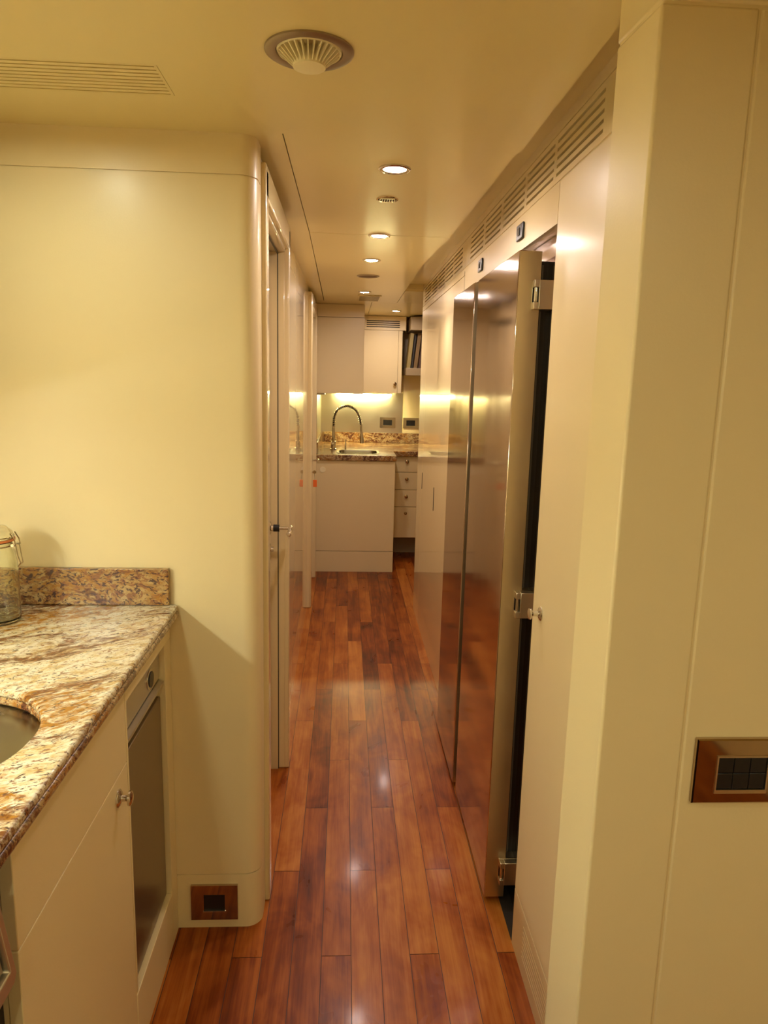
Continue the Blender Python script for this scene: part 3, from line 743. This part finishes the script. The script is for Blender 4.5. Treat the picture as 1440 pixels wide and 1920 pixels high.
for z in zs: box(bm, .150, .186, 6.748, 6.757, z, z + .0085); box(bm, .488, .545, 6.748, 6.757, z, z + .0085)
obj('vent_fascia', bm, paint, t)
obj('slot_shade', box(B(), .150, .516, 6.7605, 6.7655, 2.04, 2.12), dark, t)  # dark backing puts shade behind the fascia slots
# light under the cupboards
t = thing('undercabinet_light', 'bright slim strip light under the far wall cupboards', 'lamp', (.18, 6.90, 1.45))
obj('housing', box(B(), -.085, .440, 6.86, 6.90, 1.447, 1.4615), alu, t)
obj('light_baffle', box(B(), .435, .441, 6.855, 6.905, 1.418, 1.4615), alu, t)  # baffle added to keep the strip light off the right-hand panel
obj('diffuser', box(B(), -.080, .434, 6.862, 6.898, 1.430, 1.4472), emit('kitchen_led', *LED_KITCHEN), t)
t = thing('undercabinet_fitting', 'small grey fitting under the left wall cupboard corner', 'fitting', (-.2, 5.86, 1.45))
obj('housing', box(B(), -.225, -.16, 5.84, 5.90, 1.449, 1.4635), alu, t, bev=.002)
# sockets
s1 = plate('wall_socket', 'steel socket plate on the splashback, left of the seam', 'socket', .415, 1.172, 7.0395, .150, .100, .085, .052, chrome, 'kitchen wall sockets', t0=.008)
s2 = plate('wall_socket', 'steel socket plate right of the splashback seam, below the bookshelf', 'socket', .640, 1.172, 7.0375, .150, .100, .085, .052, chrome, 'kitchen wall sockets', t0=.008)
# bookshelf
t = thing('bookshelf', 'open brown-grey box shelf holding leaning books in the far right corner', 'shelf', (.78, 6.85, 1.6))
shm = simple('grey_brown_lacquer', (.30, .22, .12), .4)
obj('top_box', box(B(), .575, 1.05, 6.55, 7.036, 2.020, 2.135), shm, t, bev=.002)
obj('shelf_board', box(B(), .548, 1.05, 6.62, 7.036, 1.625, 1.690), shm, t, bev=.002)
obj('back_board', box(B(), .548, 1.05, 7.020, 7.036, 1.69, 2.02), shm, t)
def book(x0, w0, h0, d0, lean, label, colr, yo=0):
    t = thing('book', label, 'book', (x0, 6.66 + yo, 1.6905), 'leaning books on the far shelf')
    cover = simple('book_cover', colr, .5); pages = simple('book_pages', (.7, .6, .4), .8)
    bm = B(); box(bm, x0, x0 + .003, 6.66 + yo, 6.66 + yo + d0, 1.6905, 1.6905 + h0); box(bm, x0 + w0 - .003, x0 + w0, 6.66 + yo, 6.66 + yo + d0, 1.6905, 1.6905 + h0)
    box(bm, x0, x0 + w0, 6.656 + yo, 6.66 + yo, 1.6905, 1.6905 + h0); obj('cover', bm, cover, t)
    obj('pages', box(B(), x0 + .003, x0 + w0 - .003, 6.66 + yo, 6.655 + yo + d0, 1.6935, 1.6875 + h0), pages, t)
    t.rotation_euler = (0, math.radians(lean), 0)
    if lean > 0: t.location.z += 0
book(.556, .030, .310, .22, 5, 'pale olive book at the left end of the far shelf', (.26, .19, .06))
book(.5925, .016, .300, .20, 5.5, 'thin dark book between the olive and the brown books', (.03, .022, .015), .02)
book(.616, .032, .312, .22, 6, 'thick brown book leaning third on the far shelf', (.17, .10, .035))
book(.655, .022, .290, .20, 6, 'narrow dark brown book at the right of the visible row', (.10, .05, .03), .02)
